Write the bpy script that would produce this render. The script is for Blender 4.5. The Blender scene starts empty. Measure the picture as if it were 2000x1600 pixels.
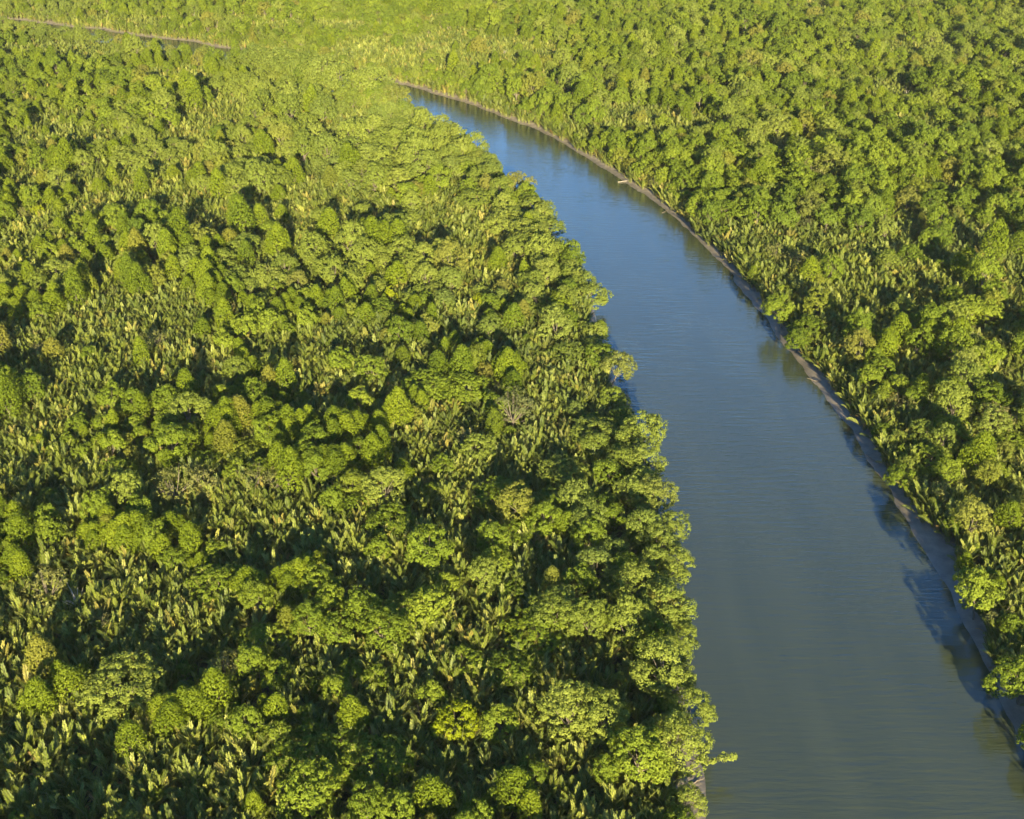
import bpy, math
import numpy as np
from mathutils import Vector, Euler

# ------------------------------------------------------------------ camera, sky, sun, exposure
SC = bpy.context.scene
COL = SC.collection
R = math.radians
CAM_H = 150.0
FPX = 2400.0                       # focal length in photo pixels (2000 px wide)
PITCH = math.atan(1230.0 / FPX)    # degrees below the horizontal
SUN_EL, SUN_AZ = 13.0, 6.0        # light travels forward and to the left of the view

cam_d = bpy.data.cameras.new('camera')
cam = bpy.data.objects.new('camera', cam_d)
COL.objects.link(cam)
cam.location = (0, 0, CAM_H)
cam.rotation_euler = (math.pi / 2 - PITCH, 0, 0)
cam_d.sensor_width = 36.0
cam_d.lens = 36.0 * FPX / 2000.0
cam_d.clip_start = 1.0
cam_d.clip_end = 30000.0
SC.camera = cam

world = bpy.data.worlds.new('World')
SC.world = world
world.use_nodes = True
wn = world.node_tree
bg = wn.nodes['Background']
sky = wn.nodes.new('ShaderNodeTexSky')
sky.sky_type = 'NISHITA'
sky.sun_disc = False
sky.sun_elevation = R(SUN_EL)
sky.sun_rotation = R(180.0 - SUN_AZ)
sky.altitude = 0.0
sky.air_density = 1.0
sky.dust_density = 0.2
sky.ozone_density = 6.0
wn.links.new(sky.outputs[0], bg.inputs[0])
bg.inputs[1].default_value = 0.08

sun_d = bpy.data.lights.new('sun', 'SUN')
sun_d.energy = 5.0
sun_d.angle = R(0.53)
sun_d.color = (1.0, 0.84, 0.50)
sun = bpy.data.objects.new('sun', sun_d)
COL.objects.link(sun)
ldir = Vector((-math.sin(R(SUN_AZ)) * math.cos(R(SUN_EL)), math.cos(R(SUN_AZ)) * math.cos(R(SUN_EL)), -math.sin(R(SUN_EL))))
sun.rotation_euler = ldir.to_track_quat('-Z', 'Y').to_euler()
sun.location = (300, -200, 400)

SC.view_settings.view_transform = 'Standard'
SC.view_settings.look = 'None'
SC.view_settings.gamma = 1.0
SC.view_settings.exposure = 2.2
SC.render.engine = 'CYCLES'
SC.cycles.max_bounces = 6
SC.cycles.diffuse_bounces = 3
SC.cycles.glossy_bounces = 2
SC.cycles.transmission_bounces = 4
SC.cycles.volume_bounces = 0
SC.cycles.caustics_reflective = False
SC.cycles.caustics_refractive = False
SC.cycles.sample_clamp_indirect = 4.0
SC.cycles.use_denoising = True
SC.cycles.denoiser = 'OPENIMAGEDENOISE'
SC.cycles.denoising_input_passes = 'RGB_ALBEDO_NORMAL'
SC.cycles.denoising_prefilter = 'ACCURATE'

# ------------------------------------------------------------------ photo pixel <-> place
SP, CP = math.sin(PITCH), math.cos(PITCH)
def at(px, py, z=0.0):
    a = (px - 1000.0) / FPX
    b = -(py - 800.0) / FPX
    dx, dy, dz = a, b * SP + CP, b * CP - SP
    t = (z - CAM_H) / dz
    return np.array([dx * t, dy * t])

def project(x, y, z):
    rz = z - CAM_H
    depth = y * CP - rz * SP
    up = y * SP + rz * CP
    return 1000.0 + FPX * x / depth, 800.0 - FPX * up / depth, depth

rng = np.random.default_rng(20)

def vnoise(x, y, cell, seed, octv=3):
    x = np.asarray(x, float); y = np.asarray(y, float)
    out = np.zeros(np.broadcast(x, y).shape); amp = 1.0; tot = 0.0
    for o in range(octv):
        r = np.random.default_rng(seed * 31 + o)
        tab = r.random((256, 256))
        u = x / cell + 1000.3; v = y / cell + 1000.7
        i = np.floor(u).astype(int); j = np.floor(v).astype(int)
        fu = u - i; fv = v - j
        fu = fu * fu * (3 - 2 * fu); fv = fv * fv * (3 - 2 * fv)
        i &= 255; j &= 255; i1 = (i + 1) & 255; j1 = (j + 1) & 255
        out = out + amp * (tab[i, j] * (1 - fu) * (1 - fv) + tab[i1, j] * fu * (1 - fv) + tab[i, j1] * (1 - fu) * fv + tab[i1, j1] * fu * fv)
        tot += amp; amp *= 0.5; cell *= 0.5
    return out / tot

# ------------------------------------------------------------------ river course (ground metres)
RB = [(1990, 1450), (1920, 1295), (1835, 1125), (1765, 1000), (1690, 890), (1620, 790), (1560, 715), (1490, 625), (1430, 545), (1360, 465),
      (1255, 375), (1170, 325), (1060, 260), (950, 215), (830, 178), (760, 160), (640, 130), (530, 106), (440, 95), (360, 80), (280, 73), (200, 59), (120, 51), (60, 42)]
rb = [np.array([82.0, -600.0]), np.array([83.0, -200.0]), np.array([85.0, 40.0]), np.array([87.0, 120.0])] + [at(*q) for q in RB]
rb += [rb[-1] + np.array([-150.0, 70.0]), rb[-1] + np.array([-600.0, 240.0]), rb[-1] + np.array([-3000.0, 900.0])]
rb = np.array(rb)

def resample(p, step):
    seg = np.linalg.norm(np.diff(p, axis=0), axis=1)
    s = np.concatenate([[0], np.cumsum(seg)])
    u = np.arange(0, s[-1], step)
    # Catmull-Rom through the points
    q = np.zeros((len(u), 2))
    k = np.clip(np.searchsorted(s, u, 'right') - 1, 0, len(p) - 2)
    t = ((u - s[k]) / seg[k])[:, None]
    P0 = p[np.clip(k - 1, 0, len(p) - 1)]; P1 = p[k]; P2 = p[k + 1]; P3 = p[np.clip(k + 2, 0, len(p) - 1)]
    m1 = (P2 - P0) * (seg[k] / np.maximum(seg[k] + seg[np.clip(k - 1, 0, len(seg) - 1)], 1e-6))[:, None]
    m2 = (P3 - P1) * (seg[k] / np.maximum(seg[k] + seg[np.clip(k + 1, 0, len(seg) - 1)], 1e-6))[:, None]
    q = (2 * t**3 - 3 * t**2 + 1) * P1 + (t**3 - 2 * t**2 + t) * m1 + (-2 * t**3 + 3 * t**2) * P2 + (t**3 - t**2) * m2
    return q

rbs = resample(rb, 5.0)
tan = np.gradient(rbs, axis=0); tan /= np.linalg.norm(tan, axis=1)[:, None]
nrm = np.stack([-tan[:, 1], tan[:, 0]], 1)         # to the left of travel = into the river
RW = np.interp(rbs[:, 1], [-600, 160, 300, 420, 600, 760, 900], [56, 57, 54, 50, 49, 47, 44])
RW = np.where(rbs[:, 0] < -60, 44, RW)
cline = rbs + nrm * (RW / 2)[:, None]
# smooth the centre line a little
for _ in range(6):
    cline[1:-1] = (cline[:-2] + 2 * cline[1:-1] + cline[2:]) / 4

def river_sd(x, y):
    """signed distance to the waterline (negative in the water), side (+1 right bank, -1 left bank)."""
    x = np.asarray(x, float).ravel(); y = np.asarray(y, float).ravel()
    sd = np.empty(len(x)); side = np.empty(len(x)); idx = np.empty(len(x), int)
    for a in range(0, len(x), 20000):
        b = slice(a, a + 20000)
        dx = x[b, None] - cline[None, :, 0]; dy = y[b, None] - cline[None, :, 1]
        d2 = dx * dx + dy * dy
        k = np.argmin(d2, 1); n = np.arange(len(k))
        k0 = np.clip(k, 1, len(cline) - 2)
        tx = cline[k0 + 1] - cline[k0 - 1]; tx /= np.linalg.norm(tx, axis=1)[:, None]
        cr = tx[:, 0] * dy[n, k] - tx[:, 1] * dx[n, k]
        al = tx[:, 0] * dx[n, k] + tx[:, 1] * dy[n, k]
        d = np.sqrt(np.maximum(d2[n, k] - np.clip(al, -2.6, 2.6)**2, 0))
        sd[b] = d - RW[k] / 2; side[b] = np.where(cr > 0, -1, 1); idx[b] = k
    sd += (vnoise(x, y, 26, 5, 3) - 0.5) * 4.6 + (vnoise(x, y, 8, 6, 3) - 0.5) * 2.2
    return sd, side, idx

# ------------------------------------------------------------------ materials
def mat(name):
    m = bpy.data.materials.new(name); m.use_nodes = True
    nt = m.node_tree; nt.nodes.clear()
    return m, nt, nt.nodes, nt.links

def node(N, t, **kw):
    n = N.new(t)
    for k, v in kw.items(): setattr(n, k, v)
    return n

def leaf_material(name, dark, mid, light, trans=0.22, rough=0.65, spec=0.08, warm=(0.16, 0.14, 0.03), place=0.5):
    """Foliage: colour varies leaf clump by clump (tint), plant by plant (random) and stand by stand (place)."""
    m, nt, N, L = mat(name)
    out = node(N, 'ShaderNodeOutputMaterial')
    oi = node(N, 'ShaderNodeObjectInfo')
    at_ = node(N, 'ShaderNodeAttribute', attribute_name='tint')
    nz = node(N, 'ShaderNodeTexNoise'); nz.inputs['Scale'].default_value = 0.018; nz.inputs['Detail'].default_value = 2.0
    L.new(oi.outputs['Location'], nz.inputs['Vector'])
    a = node(N, 'ShaderNodeMath', operation='MULTIPLY_ADD'); L.new(oi.outputs['Random'], a.inputs[0]); a.inputs[1].default_value = 0.42
    b = node(N, 'ShaderNodeMath', operation='MULTIPLY_ADD'); L.new(at_.outputs['Fac'], b.inputs[0]); b.inputs[1].default_value = 0.42
    c = node(N, 'ShaderNodeMath', operation='MULTIPLY_ADD'); L.new(nz.outputs['Fac'], c.inputs[0]); c.inputs[1].default_value = place; c.inputs[2].default_value = -place * 0.34
    L.new(c.outputs[0], b.inputs[2]); L.new(b.outputs[0], a.inputs[2])
    cr = node(N, 'ShaderNodeValToRGB'); e = cr.color_ramp.elements
    e[0].position = 0.1; e[0].color = (*dark, 1); e[1].position = 0.9; e[1].color = (*light, 1)
    x = e.new(0.5); x.color = (*mid, 1)
    L.new(a.outputs[0], cr.inputs[0])
    # now and then a warmer, drier plant
    fr = node(N, 'ShaderNodeMath', operation='MULTIPLY'); L.new(oi.outputs['Random'], fr.inputs[0]); fr.inputs[1].default_value = 17.31
    f2 = node(N, 'ShaderNodeMath', operation='FRACT'); L.new(fr.outputs[0], f2.inputs[0])
    f3 = node(N, 'ShaderNodeMapRange'); L.new(f2.outputs[0], f3.inputs[0]); f3.inputs[1].default_value = 0.88; f3.inputs[2].default_value = 1.0; f3.inputs[4].default_value = 0.65
    mx = node(N, 'ShaderNodeMix', data_type='RGBA'); L.new(f3.outputs[0], mx.inputs[0]); L.new(cr.outputs[0], mx.inputs[6]); mx.inputs[7].default_value = (*warm, 1)
    n5 = node(N, 'ShaderNodeTexNoise'); n5.inputs['Scale'].default_value = 0.011; n5.inputs['Detail'].default_value = 4.0
    of = node(N, 'ShaderNodeVectorMath', operation='ADD'); of.inputs[1].default_value = (310, 77, 5); L.new(oi.outputs['Location'], of.inputs[0]); L.new(of.outputs[0], n5.inputs['Vector'])
    m5 = node(N, 'ShaderNodeMapRange'); L.new(n5.outputs['Fac'], m5.inputs[0]); m5.inputs[1].default_value = 0.50; m5.inputs[2].default_value = 0.72; m5.inputs[4].default_value = 0.75
    f6 = node(N, 'ShaderNodeMath', operation='MULTIPLY_ADD'); L.new(oi.outputs['Random'], f6.inputs[0]); f6.inputs[1].default_value = 43.7; f6.inputs[2].default_value = 0.3
    f7 = node(N, 'ShaderNodeMath', operation='FRACT'); L.new(f6.outputs[0], f7.inputs[0])
    f8 = node(N, 'ShaderNodeMath', operation='MULTIPLY'); L.new(f7.outputs[0], f8.inputs[0]); L.new(m5.outputs[0], f8.inputs[1])
    m6 = node(N, 'ShaderNodeMix', data_type='RGBA', blend_type='MULTIPLY'); L.new(f8.outputs[0], m6.inputs[0]); L.new(mx.outputs[2], m6.inputs[6]); m6.inputs[7].default_value = (0.55, 0.68, 1.3, 1)
    mx = m6
    p = node(N, 'ShaderNodeBsdfPrincipled'); L.new(mx.outputs[2], p.inputs['Base Color'])
    p.inputs['Roughness'].default_value = rough; p.inputs['Specular IOR Level'].default_value = spec
    t = node(N, 'ShaderNodeBsdfTranslucent')
    tc = node(N, 'ShaderNodeMix', data_type='RGBA', blend_type='MULTIPLY'); tc.inputs[0].default_value = 1.0
    L.new(mx.outputs[2], tc.inputs[6]); tc.inputs[7].default_value = (1.25, 1.2, 0.45, 1); L.new(tc.outputs[2], t.inputs[0])
    ms = node(N, 'ShaderNodeMixShader'); ms.inputs[0].default_value = trans
    L.new(p.outputs[0], ms.inputs[1]); L.new(t.outputs[0], ms.inputs[2]); L.new(ms.outputs[0], out.inputs[0])
    return m

def bark_material(name, c1, c2, scale=6.0):
    m, nt, N, L = mat(name)
    out = node(N, 'ShaderNodeOutputMaterial'); tc = node(N, 'ShaderNodeTexCoord')
    mp = node(N, 'ShaderNodeMapping'); mp.inputs['Scale'].default_value = (1, 1, 0.25); L.new(tc.outputs['Object'], mp.inputs[0])
    nz = node(N, 'ShaderNodeTexNoise'); nz.inputs['Scale'].default_value = scale; nz.inputs['Detail'].default_value = 5; L.new(mp.outputs[0], nz.inputs[0])
    cr = node(N, 'ShaderNodeValToRGB'); e = cr.color_ramp.elements; e[0].position = .3; e[0].color = (*c1, 1); e[1].position = .7; e[1].color = (*c2, 1)
    L.new(nz.outputs['Fac'], cr.inputs[0])
    p = node(N, 'ShaderNodeBsdfPrincipled'); L.new(cr.outputs[0], p.inputs['Base Color']); p.inputs['Roughness'].default_value = 0.85
    bp = node(N, 'ShaderNodeBump'); bp.inputs['Strength'].default_value = .5; bp.inputs['Distance'].default_value = .05; L.new(nz.outputs['Fac'], bp.inputs['Height']); L.new(bp.outputs[0], p.inputs['Normal'])
    L.new(p.outputs[0], out.inputs[0])
    return m

M = {}
M['mangrove'] = leaf_material('mangrove_leaves', (0.054, 0.080, 0.006), (0.097, 0.131, 0.008), (0.142, 0.176, 0.011))
M['broad'] = leaf_material('broadleaf_leaves', (0.058, 0.088, 0.009), (0.106, 0.145, 0.013), (0.158, 0.195, 0.020))
M['pale'] = leaf_material('riverside_leaves', (0.082, 0.112, 0.016), (0.130, 0.163, 0.025), (0.182, 0.212, 0.038))
M['lemon'] = leaf_material('lemon_leaves', (0.125, 0.155, 0.005), (0.160, 0.192, 0.007), (0.200, 0.225, 0.010))
M['olive'] = leaf_material('shrub_leaves', (0.078, 0.090, 0.022), (0.118, 0.126, 0.034), (0.160, 0.158, 0.050), warm=(0.17, 0.15, 0.06))
M['frond'] = leaf_material('palm_frond', (0.034, 0.054, 0.006), (0.105, 0.132, 0.016), (0.290, 0.300, 0.066), trans=0.16, rough=0.55, spec=0.22, warm=(0.27, 0.21, 0.05), place=0.3)
M['dry'] = leaf_material('dry_palm_frond', (0.16, 0.085, 0.030), (0.25, 0.150, 0.055), (0.36, 0.25, 0.11), trans=0.15, warm=(0.3, 0.13, 0.06))
M['bark'] = bark_material('grey_brown_bark', (0.075, 0.060, 0.042), (0.17, 0.145, 0.11))
M['snag'] = bark_material('bleached_dead_wood', (0.24, 0.20, 0.16), (0.44, 0.40, 0.34))
M['rib'] = bark_material('palm_stalk', (0.10, 0.12, 0.03), (0.17, 0.17, 0.06))

# ------------------------------------------------------------------ terrain and river
def mesh_obj(name, verts, faces, m, parent=None, smooth=True):
    me = bpy.data.meshes.new(name)
    me.from_pydata([tuple(v) for v in verts], [], [tuple(f) for f in faces])
    if smooth: me.polygons.foreach_set('use_smooth', [True] * len(me.polygons))
    me.materials.append(m)
    o = bpy.data.objects.new(name, me); COL.objects.link(o); o.parent = parent
    return o

def ground_height(x, y):
    sd, side, _ = river_sd(x, y)
    x = np.asarray(x, float).ravel(); y = np.asarray(y, float).ravel()
    bank = np.interp(sd, [-30, -8, -2, 0, 2.5, 5.0, 9, 30], [-3.5, -2.2, -0.5, 0.0, 0.38, 0.62, 1.15, 1.3])
    lump = (vnoise(x, y, 3.0, 9, 2) - 0.5) * 0.22 * np.clip((sd + 1) / 4, 0, 1)
    roll = (vnoise(x, y, 60, 12, 2) - 0.5) * 1.2 * np.clip((sd - 8) / 30, 0, 1)
    return bank + lump + roll, sd, side

def axis(lo, hi, step, far):
    mid = np.arange(lo, hi + step, step)
    up = hi + step + np.cumsum(step * 1.35 ** np.arange(1, 60)); up = up[up < far]
    dn = lo - np.cumsum(step * 1.35 ** np.arange(1, 60)); dn = dn[dn > -far][::-1]
    return np.concatenate([dn, mid, up])

def build_terrain():
    xa = axis(-480, 480, 4.0, 5000.0); xs = np.concatenate([xa[xa < -60], np.arange(-60, 10, 2.8), np.arange(10, 112, 1.3), xa[xa > 113]])
    ya = axis(60, 1100, 3.2, 6000.0); ys = np.concatenate([ya[ya < 58], np.arange(60, 340, 1.7), ya[ya > 341]])
    X, Y = np.meshgrid(xs, ys)
    Z, sd, side = ground_height(X, Y)
    nx, ny = len(xs), len(ys)
    co = np.stack([X.ravel(), Y.ravel(), Z], 1)
    i = np.arange(nx * ny).reshape(ny, nx)
    f = np.stack([i[:-1, :-1].ravel(), i[:-1, 1:].ravel(), i[1:, 1:].ravel(), i[1:, :-1].ravel()], 1)
    me = quads_mesh('ground', co, f)
    a = me.attributes.new('shore', 'FLOAT', 'POINT'); a.data.foreach_set('value', sd.astype(np.float32))
    me.polygons.foreach_set('use_smooth', np.ones(len(f), bool))
    m, nt, N, L = mat('mud_and_leaf_litter')
    out = node(N, 'ShaderNodeOutputMaterial'); tc = node(N, 'ShaderNodeTexCoord')
    at_ = node(N, 'ShaderNodeAttribute', attribute_name='shore')
    n1 = node(N, 'ShaderNodeTexNoise'); n1.inputs['Scale'].default_value = 0.35; n1.inputs['Detail'].default_value = 8; L.new(tc.outputs['Object'], n1.inputs[0])
    n2 = node(N, 'ShaderNodeTexNoise'); n2.inputs['Scale'].default_value = 1.7; n2.inputs['Detail'].default_value = 6; L.new(tc.outputs['Object'], n2.inputs[0])
    mud = node(N, 'ShaderNodeValToRGB'); e = mud.color_ramp.elements; e[0].position = .3; e[0].color = (0.115, 0.098, 0.074, 1); e[1].position = .72; e[1].color = (0.24, 0.205, 0.155, 1); L.new(n1.outputs[0], mud.inputs[0])
    soil = node(N, 'ShaderNodeValToRGB'); e = soil.color_ramp.elements; e[0].position = .35; e[0].color = (0.022, 0.024, 0.012, 1); e[1].position = .7; e[1].color = (0.065, 0.060, 0.026, 1); L.new(n2.outputs[0], soil.inputs[0])
    s = node(N, 'ShaderNodeMath', operation='MULTIPLY_ADD'); L.new(n2.outputs[0], s.inputs[0]); s.inputs[1].default_value = 4.0; L.new(at_.outputs['Fac'], s.inputs[2])
    mr = node(N, 'ShaderNodeMapRange'); L.new(s.outputs[0], mr.inputs[0]); mr.inputs[1].default_value = 7.0; mr.inputs[2].default_value = 9.5
    mx = node(N, 'ShaderNodeMix', data_type='RGBA'); L.new(mr.outputs[0], mx.inputs[0]); L.new(mud.outputs[0], mx.inputs[6]); L.new(soil.outputs[0], mx.inputs[7])
    # mud is wet and dark right at the water's edge
    wet = node(N, 'ShaderNodeMapRange'); L.new(at_.outputs['Fac'], wet.inputs[0]); wet.inputs[1].default_value = 0.2; wet.inputs[2].default_value = 2.2; wet.inputs[3].default_value = 0.7; wet.inputs[4].default_value = 1.0
    mm = node(N, 'ShaderNodeMix', data_type='RGBA', blend_type='MULTIPLY'); mm.inputs[0].default_value = 1; L.new(mx.outputs[2], mm.inputs[6]); L.new(wet.outputs[0], mm.inputs[7])
    p = node(N, 'ShaderNodeBsdfPrincipled'); L.new(mm.outputs[2], p.inputs['Base Color'])
    ro = node(N, 'ShaderNodeMapRange'); L.new(at_.outputs['Fac'], ro.inputs[0]); ro.inputs[1].default_value = 0; ro.inputs[2].default_value = 3; ro.inputs[3].default_value = 0.3; ro.inputs[4].default_value = 0.8; L.new(ro.outputs[0], p.inputs['Roughness'])
    bp = node(N, 'ShaderNodeBump'); bp.inputs['Strength'].default_value = .7; bp.inputs['Distance'].default_value = .25; L.new(n2.outputs[0], bp.inputs['Height']); L.new(bp.outputs[0], p.inputs['Normal'])
    L.new(p.outputs[0], out.inputs[0])
    me.materials.append(m)
    o = bpy.data.objects.new('ground', me); COL.objects.link(o)
    o['kind'] = 'structure'; o['label'] = 'dark forest floor and grey-brown mud banks along the river'

def quads_mesh(name, co, f):
    co = np.ascontiguousarray(co, np.float32); f = np.ascontiguousarray(f, np.int32)
    me = bpy.data.meshes.new(name)
    me.vertices.add(len(co)); me.vertices.foreach_set('co', co.ravel())
    k = f.shape[1]
    me.loops.add(f.size); me.loops.foreach_set('vertex_index', f.ravel())
    me.polygons.add(len(f)); me.polygons.foreach_set('loop_start', np.arange(0, f.size, k, dtype=np.int32))
    me.update(calc_edges=True); me.validate()
    return me

def build_river():
    hw = RW / 2 + 9.0
    t = np.gradient(cline, axis=0); t /= np.linalg.norm(t, axis=1)[:, None]
    n = np.stack([-t[:, 1], t[:, 0]], 1)
    keep = slice(0, len(cline))
    A = cline[keep] - n[keep] * hw[keep, None]; B = cline[keep] + n[keep] * hw[keep, None]
    co = np.zeros((2 * len(A), 3)); co[0::2, :2] = A; co[1::2, :2] = B
    k = np.arange(len(A) - 1) * 2
    me = quads_mesh('river', co, np.stack([k, k + 2, k + 3, k + 1], 1))
    m, nt, N, L = mat('river_water')
    out = node(N, 'ShaderNodeOutputMaterial'); tc = node(N, 'ShaderNodeTexCoord')
    mp0 = node(N, 'ShaderNodeMapping'); mp0.inputs['Rotation'].default_value = (0, 0, R(7)); mp0.inputs['Scale'].default_value = (1, 0.16, 1); L.new(tc.outputs['Object'], mp0.inputs[0])
    n0 = node(N, 'ShaderNodeTexNoise'); n0.inputs['Scale'].default_value = 0.09; n0.inputs['Detail'].default_value = 5; n0.inputs['Distortion'].default_value = 0.6; L.new(mp0.outputs[0], n0.inputs[0])
    cr = node(N, 'ShaderNodeValToRGB'); e = cr.color_ramp.elements; e[0].position = .3; e[0].color = (0.036, 0.045, 0.023, 1); e[1].position = .7; e[1].color = (0.045, 0.054, 0.027, 1); L.new(n0.outputs[0], cr.inputs[0])
    p = node(N, 'ShaderNodeBsdfPrincipled'); L.new(cr.outputs[0], p.inputs['Base Color']); p.inputs['Roughness'].default_value = 0.06
    p.inputs['IOR'].default_value = 1.37; p.inputs['Specular IOR Level'].default_value = 1.0
    mp = node(N, 'ShaderNodeMapping'); mp.inputs['Rotation'].default_value = (0, 0, R(4)); mp.inputs['Scale'].default_value = (0.16, 0.95, 1); L.new(tc.outputs['Object'], mp.inputs[0])
    w1 = node(N, 'ShaderNodeTexNoise'); w1.inputs['Scale'].default_value = 0.85; w1.inputs['Detail'].default_value = 3; w1.inputs['Roughness'].default_value = .55; w1.inputs['Distortion'].default_value = .25; L.new(mp.outputs[0], w1.inputs[0])
    mp2 = node(N, 'ShaderNodeMapping'); mp2.inputs['Rotation'].default_value = (0, 0, R(-9)); mp2.inputs['Scale'].default_value = (0.3, 0.8, 1); L.new(tc.outputs['Object'], mp2.inputs[0])
    w2 = node(N, 'ShaderNodeTexNoise'); w2.inputs['Scale'].default_value = 2.2; w2.inputs['Detail'].default_value = 2; L.new(mp2.outputs[0], w2.inputs[0])
    # calm and ruffled patches
    n3 = node(N, 'ShaderNodeTexNoise'); n3.inputs['Scale'].default_value = 0.035; n3.inputs['Detail'].default_value = 3; L.new(tc.outputs['Object'], n3.inputs[0])
    mr = node(N, 'ShaderNodeMapRange'); L.new(n3.outputs[0], mr.inputs[0]); mr.inputs[1].default_value = .3; mr.inputs[2].default_value = .7; mr.inputs[3].default_value = .45; mr.inputs[4].default_value = 1.0
    b1 = node(N, 'ShaderNodeBump'); b1.inputs['Distance'].default_value = 0.17; L.new(mr.outputs[0], b1.inputs['Strength']); L.new(w1.outputs[0], b1.inputs['Height'])
    b2 = node(N, 'ShaderNodeBump'); b2.inputs['Distance'].default_value = 0.03; b2.inputs['Strength'].default_value = .8; L.new(w2.outputs[0], b2.inputs['Height']); L.new(b1.outputs[0], b2.inputs['Normal'])
    L.new(b2.outputs[0], p.inputs['Normal'])
    L.new(p.outputs[0], out.inputs[0])
    me.materials.append(m)
    o = bpy.data.objects.new('river', me); COL.objects.link(o)
    o['kind'] = 'structure'; o['label'] = 'wide calm river curving away between the forested banks'

build_terrain()
build_river()

# ------------------------------------------------------------------ plant shapes
def frame_from_normals(n, r):
    """two tangents per normal, spun at random"""
    a = np.where(np.abs(n[:, 2:3]) < 0.9, np.array([[0, 0, 1.0]]), np.array([[1.0, 0, 0]]))
    u = np.cross(n, a); u /= np.linalg.norm(u, axis=1)[:, None]
    v = np.cross(n, u)
    th = r.random(len(n)) * 2 * np.pi
    c, s = np.cos(th)[:, None], np.sin(th)[:, None]
    return u * c + v * s, v * c - u * s

def leaves(pos, nor, size, tint, r, aspect=0.55, bend=0.18):
    """kite-shaped leaf sprays, two triangles each"""
    u, v = frame_from_normals(nor, r)
    s = size[:, None]
    p0 = pos - u * s * 0.5
    p1 = pos + v * s * aspect * 0.5 - nor * s * bend * 0.5
    p2 = pos + u * s * 0.5 - nor * s * bend
    p3 = pos - v * s * aspect * 0.5 - nor * s * bend * 0.5
    co = np.stack([p0, p1, p2, p3], 1).reshape(-1, 3)
    f = np.arange(len(co)).reshape(-1, 4)
    return co, f, np.repeat(tint, 4)

def unit(a): return a / np.maximum(np.linalg.norm(a, axis=1)[:, None], 1e-9)
def rand_dirs(n, r): return unit(r.normal(size=(n, 3)))

def fib_dome(n, r, lo=-0.25, jit=0.25):
    k = np.arange(n) + 0.5
    z = 1 - (1 - lo) * k / n
    ph = k * 2.399963 + r.random() * 6.28
    s = np.sqrt(np.maximum(1 - z * z, 0))
    d = np.stack([s * np.cos(ph), s * np.sin(ph), z], 1)
    return unit(d + r.normal(size=(n, 3)) * jit)

def clump_cloud(centres, outs, rad, nleaf, leaf, r, up=0.35, flat=0.75):
    P, Nn, S, T = [], [], [], []
    for c, o, ra in zip(centres, outs, rad):
        d = rand_dirs(nleaf * 2, r)
        d = d[(d @ o) > -0.35][:nleaf]
        rr = (0.55 + 0.45 * r.random(len(d)) ** 0.5) * ra
        P.append(c + d * rr[:, None] * np.array([1, 1, flat]))
        Nn.append(unit(d * 0.8 + o * 0.45 + np.array([0, 0, up]) + r.normal(size=d.shape) * 0.32))
        S.append(leaf * (0.65 + 0.7 * r.random(len(d))))
        T.append(np.full(len(d), r.random()) * 0.75 + 0.25 * r.random(len(d)))
    return np.concatenate(P), np.concatenate(Nn), np.concatenate(S), np.concatenate(T)

def crown_mangrove(seed, rad=2.8, height=6.4, base=3.0, ncl=86, nleaf=26, leaf=0.40):
    """tall cauliflower dome, often with one or two lower shoulders"""
    r = np.random.default_rng(seed)
    doms = [(0.0, 0.0, 1.0, 1.0)]
    for _ in range(int(r.integers(0, 3))):
        a = r.random() * 6.28; q = 0.55 + 0.2 * r.random()
        doms.append((math.cos(a) * rad * 0.75, math.sin(a) * rad * 0.75, q, 0.55 + 0.3 * r.random()))
    C, O, Rr = [], [], []
    for (ox, oy, q, hq) in doms:
        n = int(ncl * q ** 1.6)
        t = (np.arange(n) + 0.5) / n
        t = 1 - (1 - t) ** 1.35 if q == 1.0 else t
        ph = np.arange(n) * 2.399963 + r.random() * 6.28
        prof = np.power(np.maximum(1 - t ** 2.2, 0), 0.62) * np.interp(t, [0, .18, 1], [0.78, 1, 1])
        rr = rad * 0.86 * q * prof * (0.88 + 0.2 * r.random(n))
        c = np.stack([ox + np.cos(ph) * rr, oy + np.sin(ph) * rr, base + height * hq * (t * 0.93 + 0.05 * r.random(n))], 1)
        o = unit(np.stack([np.cos(ph) * prof, np.sin(ph) * prof, 0.25 + 0.75 * t], 1))
        C.append(c); O.append(o); Rr.append(rad * q ** 0.5 * (0.20 + 0.10 * r.random(n)))
    C, O, Rr = np.concatenate(C), np.concatenate(O), np.concatenate(Rr)
    P, Nn, S, T = clump_cloud(C, O, Rr, nleaf, leaf, r, up=0.12, flat=0.9)
    return leaves(P, Nn, S, T, r)

def crown_lobed(seed, rad=4.6, height=5.0, base=4.5, nlobe=13, ncl=11, nleaf=26, leaf=0.46, spread=0.3, crad=0.2):
    """broad crown of separate boughs with gaps between them"""
    r = np.random.default_rng(seed)
    ld = fib_dome(nlobe, r, -0.5, 0.3)
    lc = ld * np.array([rad * 0.72, rad * 0.72, height * 0.55]) * (0.75 + 0.4 * r.random(nlobe))[:, None]
    lc[:, 2] += base + height * 0.4
    lr = rad * (spread + 0.14 * r.random(nlobe))
    C, O, Rr = [], [], []
    for a in range(nlobe):
        d = rand_dirs(ncl * 3, r)
        d = d[(d @ unit((ld[a] + np.array([0, 0, 0.6]))[None])[0]) > -0.25][:ncl]
        C.append(lc[a] + d * lr[a] * np.array([1, 1, 0.7]) * (0.8 + 0.35 * r.random(len(d)))[:, None]); O.append(unit(d + ld[a] * 0.5)); Rr.append(rad * crad * (0.6 + 0.6 * r.random(len(d))))
    C, O, Rr = np.concatenate(C), np.concatenate(O), np.concatenate(Rr)
    P, Nn, S, T = clump_cloud(C, O, Rr, nleaf, leaf, r, up=0.3)
    return leaves(P, Nn, S, T, r), lc

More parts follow.
